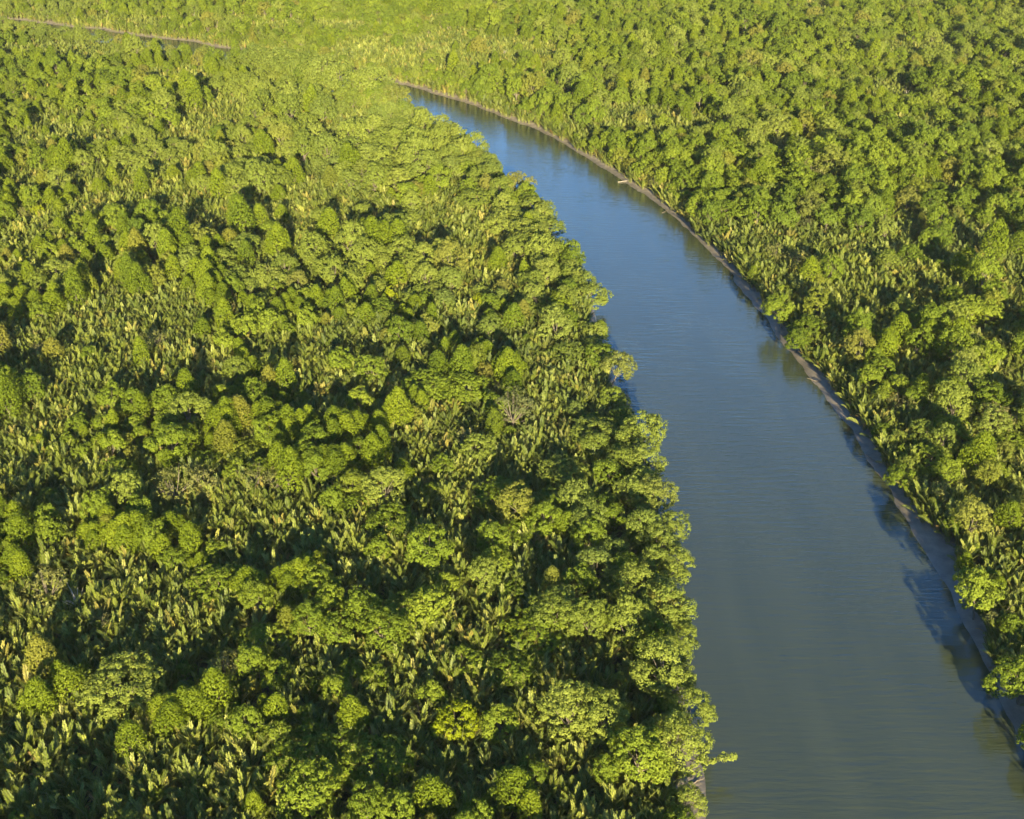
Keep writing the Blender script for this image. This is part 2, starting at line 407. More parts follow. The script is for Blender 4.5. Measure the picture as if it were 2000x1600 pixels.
def tube(path, rad, sides=6):
    path = np.asarray(path, float); n = len(path)
    t = np.gradient(path, axis=0); t = unit(t)
    a = np.where(np.abs(t[:, 2:3]) < 0.85, np.array([[0, 0, 1.0]]), np.array([[1.0, 0, 0]]))
    u = unit(np.cross(t, a)); v = np.cross(t, u)
    th = np.arange(sides) * 2 * np.pi / sides
    co = (path[:, None, :] + np.asarray(rad)[:, None, None] * (u[:, None, :] * np.cos(th)[None, :, None] + v[:, None, :] * np.sin(th)[None, :, None])).reshape(-1, 3)
    f = []
    for i in range(n - 1):
        for j in range(sides):
            f.append((i * sides + j, i * sides + (j + 1) % sides, (i + 1) * sides + (j + 1) % sides, (i + 1) * sides + j))
    return co, np.array(f)

def limb_set(seed, targets, base_h, r0, wig=0.25, fork=0.45, sides=5):
    """a trunk that forks into limbs reaching for the given points"""
    r = np.random.default_rng(seed)
    top = np.array([r.normal() * .25, r.normal() * .25, base_h])
    s = np.linspace(0, 1, 5)[:, None]
    path = np.array([0, 0, -0.4]) * (1 - s) + top * s; path[1:-1] += r.normal(size=(3, 3)) * np.array([wig, wig, 0]) * 0.4
    parts = [tube(path, r0 * (1 - 0.4 * s[:, 0]), 7)]
    for tg in targets:
        st = path[-1] * 0.999 if r.random() < 0.6 else path[-2]
        mid = st * 0.5 + tg * 0.5 + np.array([0, 0, 0.25 * np.linalg.norm(tg - st) * (r.random() - 0.2)]) + r.normal(size=3) * wig
        s = np.linspace(0, 1, 5)[:, None]
        pth = (1 - s) ** 2 * st + 2 * s * (1 - s) * mid + s ** 2 * tg
        parts.append(tube(pth, r0 * fork * (1 - 0.85 * s[:, 0]), sides))
    return merge(parts)

def merge(parts):
    co, f, k = [], [], 0
    for c, q in parts:
        co.append(c); f.append(q + k); k += len(c)
    return np.concatenate(co), np.concatenate(f)

def with_tint(name, co, f, tint, m, smooth=False):
    me = quads_mesh(name, co, f)
    a = me.attributes.new('tint', 'FLOAT', 'POINT'); a.data.foreach_set('value', np.ascontiguousarray(tint, np.float32))
    me.materials.append(m)
    if smooth: me.polygons.foreach_set('use_smooth', np.ones(len(f), bool))
    return me

def join_meshes(name, meshes_mats):
    """one mesh out of (co, faces, tint, material) pieces, for the far mass of trees"""
    co, f, t, mi, mats, k = [], [], [], [], [], 0
    for c, q, ti, m in meshes_mats:
        if m not in mats: mats.append(m)
        co.append(c); f.append(q + k); k += len(c); t.append(ti); mi.append(np.full(len(q), mats.index(m)))
    co = np.concatenate(co); f = np.concatenate(f)
    me = quads_mesh(name, co, f)
    a = me.attributes.new('tint', 'FLOAT', 'POINT'); a.data.foreach_set('value', np.concatenate(t).astype(np.float32))
    for m in mats: me.materials.append(m)
    me.polygons.foreach_set('material_index', np.concatenate(mi).astype(np.int32))
    return me

# every plant kind: list of variants, each a list of (part name, mesh); plus the joined mesh; nominal crown radius and crown centre height
KIND = {}
def add_kind(key, name, variants, rad, zc, h):
    KIND[key] = dict(name=name, variants=[], joined=[], rad=rad, zc=zc, h=h)
    for vi, pieces in enumerate(variants):
        pm = []
        for (pn, co, f, ti, m) in pieces:
            pm.append((pn, with_tint(pn, co, f, ti, m, smooth=(pn == 'trunk'))))
        KIND[key]['variants'].append(pm)
        KIND[key]['joined'].append(join_meshes(name + '_far', [(co, f, ti, m) for (_, co, f, ti, m) in pieces]))

def tree_pieces(crown, trunk, leafm):
    co, f, ti = crown
    tc, tf = trunk
    return [('trunk', tc, tf, np.full(len(tc), .5), M['bark']), ('crown', co, f, ti, leafm)]

V = []
for s in range(7):
    r = np.random.default_rng(s + 50)
    h = 5.6 + 1.6 * r.random()
    cr = crown_mangrove(100 + s, rad=2.6 + 0.4 * r.random(), height=h, base=3.0)
    tg = [np.array([math.cos(a) * 1.2, math.sin(a) * 1.2, 4.6 + r.random()]) for a in np.arange(4) * 1.57 + r.random()]
    V.append(tree_pieces(cr, limb_set(s, tg, 3.4, 0.16), M['mangrove']))
add_kind('mangrove', 'mangrove_tree', V, 2.8, 6.2, 9.6)

V = []
for s in range(7):
    r = np.random.default_rng(s + 80)
    cr, lc = crown_lobed(200 + s, rad=4.2, height=5.6, base=4.0, nlobe=15 + s % 4, ncl=16, nleaf=24, leaf=0.38, spread=0.30, crad=0.155)
    V.append(tree_pieces(cr, limb_set(s + 30, lc[::2] * np.array([.85, .85, .95]), 4.4, 0.22), M['broad']))
add_kind('broad', 'broadleaf_tree', V, 4.2, 6.6, 9.4)

V = []
for s in range(7):
    cr, lc = crown_lobed(300 + s, rad=5.2, height=7.6, base=3.6, nlobe=22 + s % 4, ncl=15, nleaf=24, leaf=0.36, spread=0.27, crad=0.13)
    V.append(tree_pieces(cr, limb_set(s + 60, lc[::2] * np.array([.85, .85, .95]), 4.2, 0.28), M['pale']))
add_kind('pale', 'riverside_tree', V, 5.2, 6.8, 11.0)

for key, nm, lm, lf in (('bigbroad', 'broadleaf_tree', 'broad', 0.42), ('bigpale', 'riverside_tree', 'pale', 0.38)):
    V = []
    for s in range(3):
        cr, lc = crown_lobed(350 + s, rad=7.6, height=7.4, base=3.4, nlobe=44, ncl=15, nleaf=22, leaf=lf, spread=0.17, crad=0.085)
        V.append(tree_pieces(cr, limb_set(s + 75, lc[::3] * np.array([.85, .85, .95]), 4.0, 0.4), M[lm]))
    add_kind(key, nm, V, 7.6, 6.8, 10.8)

V = []
for s in range(3):
    cr, lc = crown_lobed(400 + s, rad=4.2, height=5.0, base=2.4, nlobe=14, ncl=12, nleaf=26, leaf=0.42, spread=0.26, crad=0.17)
    V.append(tree_pieces(cr, limb_set(s + 90, lc[::2] * np.array([.85, .85, .95]), 3.0, 0.2), M['lemon']))
add_kind('lemon', 'lemon_green_tree', V, 4.2, 5.0, 7.5)

V = []
for s in range(5):
    r = np.random.default_rng(s + 500)
    cr, lc = crown_lobed(500 + s, rad=2.8, height=3.4, base=2.0, nlobe=10, ncl=8, nleaf=14, leaf=0.26, spread=0.32, crad=0.17)
    tips = np.concatenate([lc, lc + r.normal(size=lc.shape) * 0.7 + np.array([0, 0, 0.7])]) 
    V.append(tree_pieces(cr, limb_set(s + 120, tips, 1.8, 0.13, fork=0.5, sides=4), M['olive']))
add_kind('olive', 'twiggy_shrub', V, 2.8, 3.6, 5.4)

def frond(seed, length=6.5, lean=14.0, arch=48.0, width=1.0, nl=17):
    """one pinnate nipa frond growing from the origin, leaning towards +x"""
    r = np.random.default_rng(seed)
    n = 10; s = np.linspace(0, 1, n)
    ang = np.radians(lean + arch * s ** 1.7)
    dx = np.sin(ang); dz = np.cos(ang)
    px = np.concatenate([[0], np.cumsum((dx[1:] + dx[:-1]) / 2)]) * length / (n - 1)
    pz = np.concatenate([[0], np.cumsum((dz[1:] + dz[:-1]) / 2)]) * length / (n - 1)
    sway = np.sin(s * 2.2) * r.normal() * 0.25
    path = np.stack([px, sway, pz], 1)
    rco, rf = tube(path, 0.075 * (1 - 0.85 * s) + 0.008, 3)
    co, f, ti = [], [], []
    u = np.linspace(0.26, 0.99, nl)
    k = 0
    twist = r.normal() * 0.35
    for i, a in enumerate(u):
        c = np.array([np.interp(a, s, path[:, 0]), np.interp(a, s, path[:, 1]), np.interp(a, s, path[:, 2])])
        an = np.interp(a, s, ang); t = np.array([math.sin(an), 0, math.cos(an)])
        nb = np.array([-math.cos(an), 0, math.sin(an)])            # upper face, towards the plant's middle
        sd0 = np.array([0, 1.0, 0])
        w = width * (0.42 + 0.58 * math.sin(math.pi * min(1, (a - 0.2) / 0.8) ** 0.85))
        for sg in (-1, 1):
            sw = sd0 * sg * math.cos(twist) + nb * sg * math.sin(twist)
            fw = 0.75 + 0.5 * a + 0.12 * r.normal()
            d = sw * 1.0 + t * fw + nb * (0.25 + 0.1 * r.normal())
            d /= np.linalg.norm(d)
            ln = w * (0.85 + 0.25 * r.random())
            hw = 0.15 * length / 5.0
            p0 = c; tip = c + d * ln - nb * 0.1 * ln
            m = c + d * ln * 0.5
            wv = t * hw
            co += [p0 - wv * 0.4, m - wv * 1.0, tip, m + wv * 1.0]
            f.append((k, k + 1, k + 2, k + 3)); k += 4
            ti += [0.15 + 0.7 * r.random()] * 4
    return (np.array(co), np.array(f), np.array(ti)), (rco, rf)

# frond pieces: upright young, arching, old drooping; green ones and dried ones
FROND = []
specs = [(5.5, 2, 16, .82), (5.4, 5, 26, .86), (5.6, 8, 36, .92), (5.3, 12, 46, .90), (5.0, 17, 58, .84), (4.6, 24, 66, .80), (5.4, 5, 42, .88), (4.3, 12, 34, .78)]
for q, (ln, le, ar, wd) in enumerate(specs):
    FROND.append(('frond', frond(700 + q, ln, le, ar, wd), M['frond'], le))
for q, (ln, le, ar, wd) in enumerate([(4.1, 20, 46, .5), (3.7, 26, 56, .5)]):
    FROND.append(('frond', frond(760 + q, ln, le, ar, wd), M['dry'], le))
FMESH = []
for (n_, ((co, f, ti), (rc, rf)), m, le) in FROND:
    FMESH.append(join_meshes('frond', [(co, f, ti, m), (rc, rf, np.full(len(rc), .5), M['rib'])]))

def palm_recipe(seed):
    r = np.random.default_rng(seed)
    n = int(r.integers(9, 14)); out = []
    for i in range(n):
        az = i * 2.399963 + r.normal() * 0.25
        inner = i / n
        if r.random() < 0.10: q = 8 + int(r.integers(0, 2))
        elif inner < 0.35: q = int(r.choice([0, 1, 6]))
        elif inner < 0.7: q = int(r.choice([1, 2, 3, 6, 7]))
        else: q = int(r.choice([3, 4, 5]))
        out.append((q, az, 0.8 + 0.35 * r.random(), r.normal() * 0.06, 0.45 * math.sqrt(r.random())))
    return out
PALMS = [palm_recipe(900 + s) for s in range(8)]

def rotz(co, a, sc, tilt):
    c, s = math.cos(tilt), math.sin(tilt)
    co = co * sc
    co = np.stack([co[:, 0] * c + co[:, 2] * s, co[:, 1], -co[:, 0] * s + co[:, 2] * c], 1)
    c, s = math.cos(a), math.sin(a)
    return np.stack([co[:, 0] * c - co[:, 1] * s, co[:, 0] * s + co[:, 1] * c, co[:, 2]], 1)

PALM_JOINED = []
for rec in PALMS:
    rr = np.random.default_rng(len(rec))
    pieces = []
    for (q, az, sc, tl, off) in rec:
        (co, f, ti), (rc, rf) = FROND[q][1]
        o = np.array([math.cos(az) * off, math.sin(az) * off, 0])
        pieces.append((rotz(co, az, sc, tl) + o, f, ti * 0.5 + 0.5 * rr.random(), FROND[q][2]))
        pieces.append((rotz(rc, az, sc, tl) + o, rf, np.full(len(rc), .5), M['rib']))
    PALM_JOINED.append(join_meshes('nipa_palm_far', pieces))
KIND['palm'] = dict(name='nipa_palm', variants=None, joined=PALM_JOINED, rad=1.5, zc=3.3, h=4.8)

# dead standing trees
SNAG = []
for s in range(3):
    r = np.random.default_rng(1300 + s)
    tg = [np.array([r.normal() * 1.6, r.normal() * 1.6, 6.5 + 3.0 * r.random()]) for _ in range(6)]
    tc, tf = limb_set(1300 + s, tg[:3], 4.6, 0.3, wig=0.4, fork=0.6, sides=6)
    bc, bf = limb_set(1340 + s, tg[3:] + [t + r.normal(size=3) * 0.9 for t in tg], 4.4, 0.16, wig=0.4, fork=0.55, sides=5)
    SNAG.append([('trunk', with_tint('trunk', tc, tf, np.full(len(tc), .5), M['snag'], True)), ('branches', with_tint('branches', bc, bf, np.full(len(bc), .5), M['snag'], True))])
KIND['snag'] = dict(name='dead_tree', variants=SNAG, joined=None, rad=1.6, zc=6.5, h=9.0)

# ------------------------------------------------------------------ where everything stands
# hand-placed plants read off the photograph: (kind, px, py of the crown's middle, half width in px, landmark phrase or '')
HAND = [
 ('pale', 232, 1330, 92, 'big pale feathery tree among the palms'),
 ('broad', 590, 1465, 78, 'wide lobed tree beside the palm thicket'),
 ('broad', 735, 1480, 82, ''), ('broad', 660, 1450, 70, ''), ('broad', 600, 1545, 58, ''),
 ('lemon', 890, 1412, 46, 'bright lemon-green tree'),
 ('pale', 1110, 1385, 62, 'pale tree inland of the bank'), ('pale', 1180, 1410, 52, ''),
 ('broad', 1050, 1225, 74, ''), ('pale', 1085, 1205, 56, ''), ('broad', 1000, 1305, 62, ''), ('broad', 905, 1290, 58, ''),
 ('broad', 790, 1195, 70, ''), ('broad', 840, 1185, 44, ''), ('broad', 745, 1225, 50, ''), ('broad', 515, 1245, 56, ''),
 ('pale', 1100, 920, 58, 'pale-topped tree'), ('broad', 1070, 985, 66, ''), ('broad', 1165, 985, 56, ''), ('broad', 980, 960, 60, ''), ('broad', 1010, 1040, 50, ''),
 ('pale', 750, 955, 44, 'pale grey-green crown above palms'), ('broad', 760, 1015, 58, ''), ('broad', 690, 985, 45, ''),
 ('mangrove', 205, 985, 42, 'broad dome of mangrove crowns'), ('mangrove', 240, 1010, 44, ''), ('mangrove', 180, 1020, 36, ''), ('mangrove', 265, 1030, 34, ''),
 ('mangrove', 650, 868, 44, ''), ('mangrove', 672, 800, 42, ''), ('mangrove', 560, 795, 46, ''), ('mangrove', 440, 785, 44, ''), ('mangrove', 520, 780, 40, ''), ('mangrove', 600, 800, 34, ''),
 ('pale', 372, 812, 42, 'pale round crown beside dark domes'),
 ('broad', 425, 1130, 62, ''), ('lemon', 437, 1130, 30, ''), ('mangrove', 480, 1110, 44, ''), ('mangrove', 560, 1100, 42, ''), ('mangrove', 600, 1085, 36, ''),
 ('mangrove', 1008, 1538, 38, 'round pale-tipped tree above dark palms'), ('mangrove', 840, 1548, 38, 'shaded round dome tree'),
 ('mangrove', 80, 1285, 36, ''), ('mangrove', 130, 1295, 40, ''), ('mangrove', 75, 1365, 30, ''), ('mangrove', 135, 1335, 34, ''), ('mangrove', 255, 1445, 30, 'small round tree alone in palms'),
 ('mangrove', 380, 1375, 32, ''), ('mangrove', 420, 1355, 34, ''), ('mangrove', 330, 1350, 50, ''),
 ('olive', 1000, 800, 44, 'grey-olive twiggy shrub'), ('olive', 340, 950, 44, 'pale bare-stemmed thicket shrub'), ('olive', 390, 945, 40, ''), ('olive', 500, 935, 40, ''), ('olive', 540, 940, 34, ''),
 ('olive', 300, 665, 26, ''), ('olive', 200, 1225, 26, ''), ('olive', 440, 1310, 36, ''), ('olive', 870, 1295, 30, ''), ('olive', 825, 1400, 36, ''), ('olive', 680, 1410, 26, ''),
 ('olive', 655, 1228, 28, ''), ('olive', 90, 1145, 44, ''), ('olive', 690, 1560, 38, ''), ('olive', 820, 1060, 34, ''), ('olive', 850, 1090, 30, ''), ('olive', 910, 860, 26, ''),
 ('broad', 830, 745, 56, ''), ('broad', 910, 750, 58, 'wide flat crown beside a palm strip'), ('broad', 725, 725, 30, ''), ('broad', 400, 895, 44, ''), ('broad', 480, 880, 52, ''), ('broad', 330, 870, 40, ''), ('broad', 230, 915, 50, ''),
 ('pale', 440, 500, 42, 'pale broad crown among mid-green domes'), ('pale', 630, 425, 22, ''), ('pale', 790, 425, 36, ''), ('pale', 110, 530, 32, ''), ('broad', 740, 600, 44, ''), ('lemon', 948, 590, 26, ''), ('pale', 870, 590, 26, ''),
 ('pale', 250, 310, 40, ''), ('pale', 335, 305, 36, ''),
 # left bank, seen over the water
 ('pale', 1340, 1560, 40, ''), ('pale', 1325, 1450, 62, 'tree with a branch over the water'), ('pale', 1350, 1385, 46, ''), ('broad', 1250, 1470, 60, ''), ('pale', 1290, 1310, 60, ''), ('pale', 1325, 1240, 42, ''), ('pale', 1300, 1175, 56, ''),
 ('pale', 1320, 1100, 38, ''), ('pale', 1285, 1060, 40, ''), ('pale', 1320, 1025, 34, ''), ('pale', 1275, 960, 46, ''), ('pale', 1255, 905, 42, ''), ('pale', 1262, 838, 46, 'tall pale tree leaning over the river'),
 ('pale', 1165, 838, 58, 'broad round pale riverbank tree'), ('broad', 1190, 920, 34, ''), ('pale', 1217, 708, 36, 'lone pale tree jutting into the river'), ('broad', 1175, 690, 30, ''), ('pale', 1150, 565, 48, 'big round tree bulging over the river'),
 ('broad', 1090, 530, 40, ''), ('pale', 1085, 640, 36, ''), ('pale', 1110, 685, 44, ''), ('pale', 1072, 435, 38, ''), ('pale', 1040, 395, 42, ''), ('pale', 1005, 350, 44, ''), ('pale', 985, 430, 50, ''), ('pale', 930, 385, 44, ''), ('pale', 950, 305, 34, ''),
 ('pale', 908, 270, 30, ''), ('pale', 875, 240, 24, ''), ('pale', 838, 222, 22, ''), ('pale', 796, 205, 24, ''), ('pale', 765, 192, 28, ''), ('pale', 850, 265, 40, ''), ('pale', 780, 235, 38, ''), ('pale', 720, 190, 28, ''), ('pale', 670, 180, 30, ''),
 ('pale', 620, 150, 26, ''), ('pale', 560, 185, 32, ''), ('pale', 520, 170, 28, ''), ('pale', 640, 205, 32, ''), ('pale', 700, 240, 34, ''), ('pale', 900, 320, 40, ''), ('pale', 840, 320, 36, ''), ('pale', 640, 135, 24, ''), ('pale', 590, 125, 22, ''),
 # right bank
 ('broad', 1520, 598, 28, 'small bright tree on the mud bank'), ('broad', 1580, 632, 42, 'bright spreading tree by the mud bank'), ('broad', 1545, 655, 24, ''), ('broad', 1820, 888, 52, 'bright crown on the right river bank'), ('broad', 1740, 925, 26, ''), ('olive', 1830, 955, 32, ''), ('olive', 1760, 790, 30, ''), ('olive', 1945, 820, 38, ''),
 ('broad', 1905, 1145, 46, 'bright leaning tree beside the dark palms'), ('olive', 1950, 1190, 36, ''), ('broad', 1955, 1310, 46, ''), ('broad', 1990, 1420, 44, ''), ('broad', 1980, 860, 46, ''), ('broad', 1890, 610, 30, ''), ('broad', 1600, 590, 30, ''), ('broad', 1730, 500, 34, ''),
 ('lemon', 1215, 168, 20, 'yellow-green dome far behind the river'), ('broad', 1250, 178, 20, ''), ('broad', 1365, 400, 24, ''), ('olive', 1690, 410, 26, ''), ('olive', 1515, 495, 22, ''), ('olive', 1555, 510, 22, ''), ('olive', 1590, 340, 30, ''),
 # dead trees
 ('snag', 148, 1168, 12, 'bleached bare dead tree'), ('snag', 1965, 283, 18, 'white dead tree in far canopy'), ('snag', 1770, 183, 10, ''), ('snag', 1848, 322, 12, ''), ('snag', 484, 20, 10, ''), ('snag', 1905, 660, 14, ''),
 ('snag', 1240, 100, 8, ''), ('snag', 985, 105, 8, ''), ('snag', 1480, 150, 8, ''),
]
# palm stands: ellipses in the photo (px, py, rx, ry) laid on the ground
PALMS_AT = [(240, 735, 190, 62), (110, 820, 80, 50), (880, 450, 90, 70), (960, 520, 90, 60), (900, 620, 60, 40), (890, 660, 60, 30), (880, 860, 80, 95), (430, 1000, 150, 40), (180, 1105, 120, 50), (900, 1090, 60, 100),
            (60, 1470, 150, 160), (300, 1530, 240, 100), (860, 1480, 150, 130), (560, 1030, 90, 60), (700, 1120, 90, 50), (620, 830, 70, 30), (430, 455, 90, 28), (330, 345, 90, 20), (1070, 700, 70, 70), (1060, 830, 60, 90), (130, 285, 120, 22), (150, 105, 160, 22), (520, 330, 50, 16), (840, 480, 60, 40),
            (1050, 1120, 90, 60), (620, 1300, 80, 30), (330, 1190, 170, 60), (420, 730, 60, 50), (1130, 1000, 40, 20), (60, 1200, 90, 60), (1170, 1560, 60, 50), (1110, 1480, 70, 45), (560, 700, 60, 28), (700, 660, 60, 20),
            (1790, 585, 110, 48), (1640, 740, 60, 50), (1530, 520, 90, 36), (1440, 470, 60, 30), (1600, 660, 70, 30), (1760, 830, 60, 30), (1900, 1000, 90, 50), (1960, 1100, 60, 60), (1330, 250, 80, 26), (1240, 230, 70, 18), (1740, 110, 160, 20), (1560, 300, 80, 22), (1830, 380, 60, 26), (1960, 480, 40, 30), (1700, 640, 70, 30), (1800, 740, 60, 40), (1960, 700, 60, 40),
            (860, 112, 260, 40), (620, 60, 140, 14), (330, 50, 120, 12), (1080, 165, 80, 18)]

def palmness(x, y):
    n = vnoise(x, y, 34, 77, 3)
    p = (n - 0.515) * 8.0 + np.interp(y, [180, 400], [1.0, 0.0])
    for (px, py, rx, ry) in PALMS_AT:
        c = at(px, py, 3.5)
        sx = (at(px + 1, py, 3.5) - c)[0]; sy = abs((at(px, py - 1, 3.5) - c)[1])
        d = ((x - c[0]) / (rx * sx)) ** 2 + ((y - c[1]) / (ry * sy)) ** 2
        p = np.maximum(p, (1.2 - d) * 3.0)
    return p

plants = []      # kind, x, y, scale, rotz, tiltx, tilty, variant, hand index
taken = []       # x, y, radius of hand-placed crowns
for hi, (k, px, py, rp, ph) in enumerate(HAND):
    K = KIND[k]
    s = 1.0
    for _ in range(3):
        g = at(px, py, K['zc'] * s + 1.0)
        depth = g[1] * CP + (CAM_H - K['zc'] * s) * SP
        s = rp * depth / FPX / K['rad'] / (1.0 if k != 'snag' else 1.0)
        if k in ('pale', 'broad', 'lemon'): s = min(s, 1.9)
        if k == 'snag': s = min(s, 0.75)
    if k in ('pale', 'broad') and s > 1.2:
        s = s * K['rad']; k = 'big' + k; K = KIND[k]; s = min(s / K['rad'], 1.5)
        g = at(px, py, K['zc'] * s + 1.0)
    x, y = g
    sd, side, _ = river_sd([x], [y])
    tx = ty = 0.0
    if sd[0] < 3.0:                      # keep the foot on the bank, let the crown lean over the water
        for _ in range(6):
            e = 0.5
            sa = river_sd([x, x + e, x], [y, y, y + e])[0]
            gr = np.array([(sa[1] - sa[0]) / e, (sa[2] - sa[0]) / e]); gr /= max(np.linalg.norm(gr), 1e-6)
            mv = max(0.0, 2.6 - sa[0])
            x += gr[0] * mv; y += gr[1] * mv
        off = np.array([g[0] - x, g[1] - y]); ln = np.linalg.norm(off); mx = 2.6
        if ln > 1e-6:
            off = off / ln * min(ln, mx * s)
            tx = math.atan2(-off[1], K['zc'] * s); ty = math.atan2(off[0], K['zc'] * s)
    nv = len(K['variants'])
    if k == 'mangrove' and s > 1.3:          # a wide dome is really a knot of several crowns
        for ox, oy in ((-0.5, 0.1), (0.45, 0.3), (0.1, -0.5)):
            plants.append([k, x + ox * K['rad'] * s, y + oy * K['rad'] * s, s * (0.5 + 0.16 * rng.random()), rng.random() * 6.283, 0, 0, int(rng.integers(0, nv)), -1, 1.0])
        s *= 0.64
    plants.append([k, x, y, s, rng.random() * 6.283, tx, ty, int(rng.integers(0, nv)), hi, 1.0 if k == 'snag' else (0.8 if k.startswith('big') else 0.9 + 0.2 * rng.random())])
    if k != 'snag': taken.append((x + ty * K['zc'] * s, y - tx * K['zc'] * s, K['rad'] * s * 0.85))
taken = np.array(taken)

def wedge(x, y): return (np.abs(x) < 0.445 * y + 62) & (y > 66) & (y < 1260)

def jitter_grid(step, jit, seed):
    r = np.random.default_rng(seed)
    xs = np.arange(-620, 620, step); ys = np.arange(64, 1264, step * 0.87)
    X, Y = np.meshgrid(xs, ys); X = X + (np.arange(len(ys)) % 2)[:, None] * step * 0.5
    X = X + (r.random(X.shape) - .5) * step * jit; Y = Y + (r.random(Y.shape) - .5) * step * jit
    x, y = X.ravel(), Y.ravel(); k = wedge(x, y)
    return x[k], y[k], r

def clear_of_hand(x, y, add=0.0):
    ok = np.ones(len(x), bool)
    for (hx, hy, hr) in taken:
        ok &= (x - hx) ** 2 + (y - hy) ** 2 > (hr + add) ** 2
    return ok

GAPS = ((151, 5), (350, 15), (300, 9), (418, 13), (470, 8), (232, 5), (205, 4))     # openings in the left bank's trees, palms and mud show
# trees
x, y, r = jitter_grid(3.6, 0.95, 3)
sd, side, _ = river_sd(x, y)
P = palmness(x, y)
u = r.random(len(x))
bank = np.where(side < 0, 2.6, np.interp(y, [300, 480], [2.4, 1.6]) + np.interp(y, [300, 480], [6.0, 3.0]) * vnoise(x, y, 16, 92, 2))
for g0, g1 in GAPS: bank = np.where((side < 0) & (np.abs(y - g0) < g1), 9.0, bank)
keep = (sd > bank) & clear_of_hand(x, y, 0.0) & (u > np.clip(P * 0.8 + 0.15, 0.03, 0.985))
x, y, sd, side, P = x[keep], y[keep], sd[keep], side[keep], P[keep]
big = vnoise(x, y, 48, 21, 3); sp = vnoise(x, y, 60, 33, 3); u = r.random(len(x)); v = r.random(len(x))
upleft = np.clip(1.4 - np.hypot((x + 40) / 120.0, (y - 560) / 130.0), 0, 1) * (side < 0)
pale_p = np.clip((sp - 0.50) * 1.6, 0.03, 0.4) + 0.5 * upleft + np.where((side < 0) & (sd < 22), 0.35, 0)
broad_p = np.where(side > 0, 0.55, 0.25) + np.clip((0.5 - sp) * 1.5, -0.2, 0.3) + np.clip((300 - y) / 300, 0, 0.4) * (side < 0)
cand = []
for i in range(len(x)):
    if u[i] < 0.08: k = 'olive'
    elif u[i] < 0.08 + pale_p[i]: k = 'pale'
    elif u[i] < 0.08 + pale_p[i] + broad_p[i]: k = 'broad'
    elif u[i] > 0.996: k = 'lemon'
    else: k = 'mangrove'
    sc = {'olive': 0.85, 'pale': 0.74, 'broad': 0.80, 'lemon': 0.7, 'mangrove': 0.98}[k] * (0.62 + 0.55 * v[i] + 1.1 * (big[i] - 0.45)) * np.where(side[i] > 0, 1.12, 1.0) * (1 + 0.4 * upleft[i] * np.clip((sd[i] - 8) / 30, 0, 1)) * (np.interp(y[i], [150, 420], [0.84, 1.0]) if k != 'mangrove' else np.interp(y[i], [150, 350], [0.86, 1.0])) * (np.interp(sd[i], [4, 18], [0.72, 1.0]) if side[i] > 0 else 1.0)
    cand.append([k, x[i], y[i], sc, r.random() * 6.283, r.normal() * .05, r.normal() * .05, int(r.integers(0, len(KIND[k]['variants']))), -1, 0.92 + 0.5 * r.random()])
# larger crowns claim their room first, so that each one stands clear of the next
def thin(cand, old, f):
    cand = sorted(cand, key=lambda p: -p[3] * KIND[p[0]]['rad'])
    grid = {}
    def put(p): grid.setdefault((int(p[1] // 8), int(p[2] // 8)), []).append((p[1], p[2], KIND[p[0]]['rad'] * p[3]))
    out = []
    for p in cand:
        cx, cy = int(p[1] // 8), int(p[2] // 8); rp = KIND[p[0]]['rad'] * p[3]; ok = True
        for a in (-1, 0, 1):
            for b in (-1, 0, 1):
                for (ox, oy, orr) in grid.get((cx + a, cy + b), ()):
                    if (p[1] - ox) ** 2 + (p[2] - oy) ** 2 < (f * (rp + orr)) ** 2: ok = False; break
                if not ok: break
            if not ok: break
        if ok: put(p); out.append(p)
    return out
plants += thin(cand, plants, 0.74)

# the wall of foliage right at the water: pale trees on the left bank, low broad ones between the palms on the right
r = np.random.default_rng(8)
for side_, st, hw_ in ((-1, 4.4, 3.4), (1, 6.0, 5.6)):
    n0 = 0.0
    for j in range(1, len(cline) - 1):
        c = cline[j]; t = cline[j + 1] - cline[j - 1]; ln = np.linalg.norm(t); t = t / ln; n0 += ln / 2
        if n0 < st or not (66 < c[1] < 1000) or not wedge(c[0], c[1]): continue
        n0 = 0.0 if side_ < 0 or not 255 < c[1] < 500 else -9.0
        nn = np.array([-t[1], t[0]]) * (-side_)
        q = c + nn * (RW[j] / 2 + (hw_ if c[1] < 430 else 3.4) + r.random() * 3.0) + t * r.normal() * 1.5
        sdq = river_sd([q[0]], [q[1]])[0][0]
        if side_ < 0 and -225 < q[0] < -165 and q[1] > 600: continue
        if side_ < 0 and any(abs(q[1] - g0) < g1 for g0, g1 in GAPS): continue
        if sdq < 1.6: q = q + nn * (2.0 - sdq)
        if len(taken) and (np.hypot(taken[:, 0] - q[0], taken[:, 1] - q[1]) < taken[:, 2] * 0.5).any(): continue
        far = (0.0 if c[0] > -24 else 1.0) if side_ < 0 else 0.0
        near = np.clip((200 - c[1]) / 40, 0, 1) if side_ > 0 else 0.0
        k = ('pale' if r.random() < 0.75 else 'broad') if side_ < 0 else 'broad'
        sc = (0.66 + 0.35 * r.random()) * (1 + 0.45 * far + 0.6 * near) * (1.0 if side_ < 0 else 0.66)
        if side_ < 0 and c[1] > 620 and -130 < c[0] < -34: sc *= 1.25
        if side_ < 0 and c[0] < -130: sc *= 0.72
        if side_ < 0 and c[1] < 430: sc *= 0.82
        ln_ = 0.10 + 0.12 * r.random()
        plants.append([k, q[0], q[1], sc, r.random() * 6.283, nn[1] * ln_, -nn[0] * ln_, int(r.integers(0, 7)), -1, 0.9 + 0.25 * r.random()])

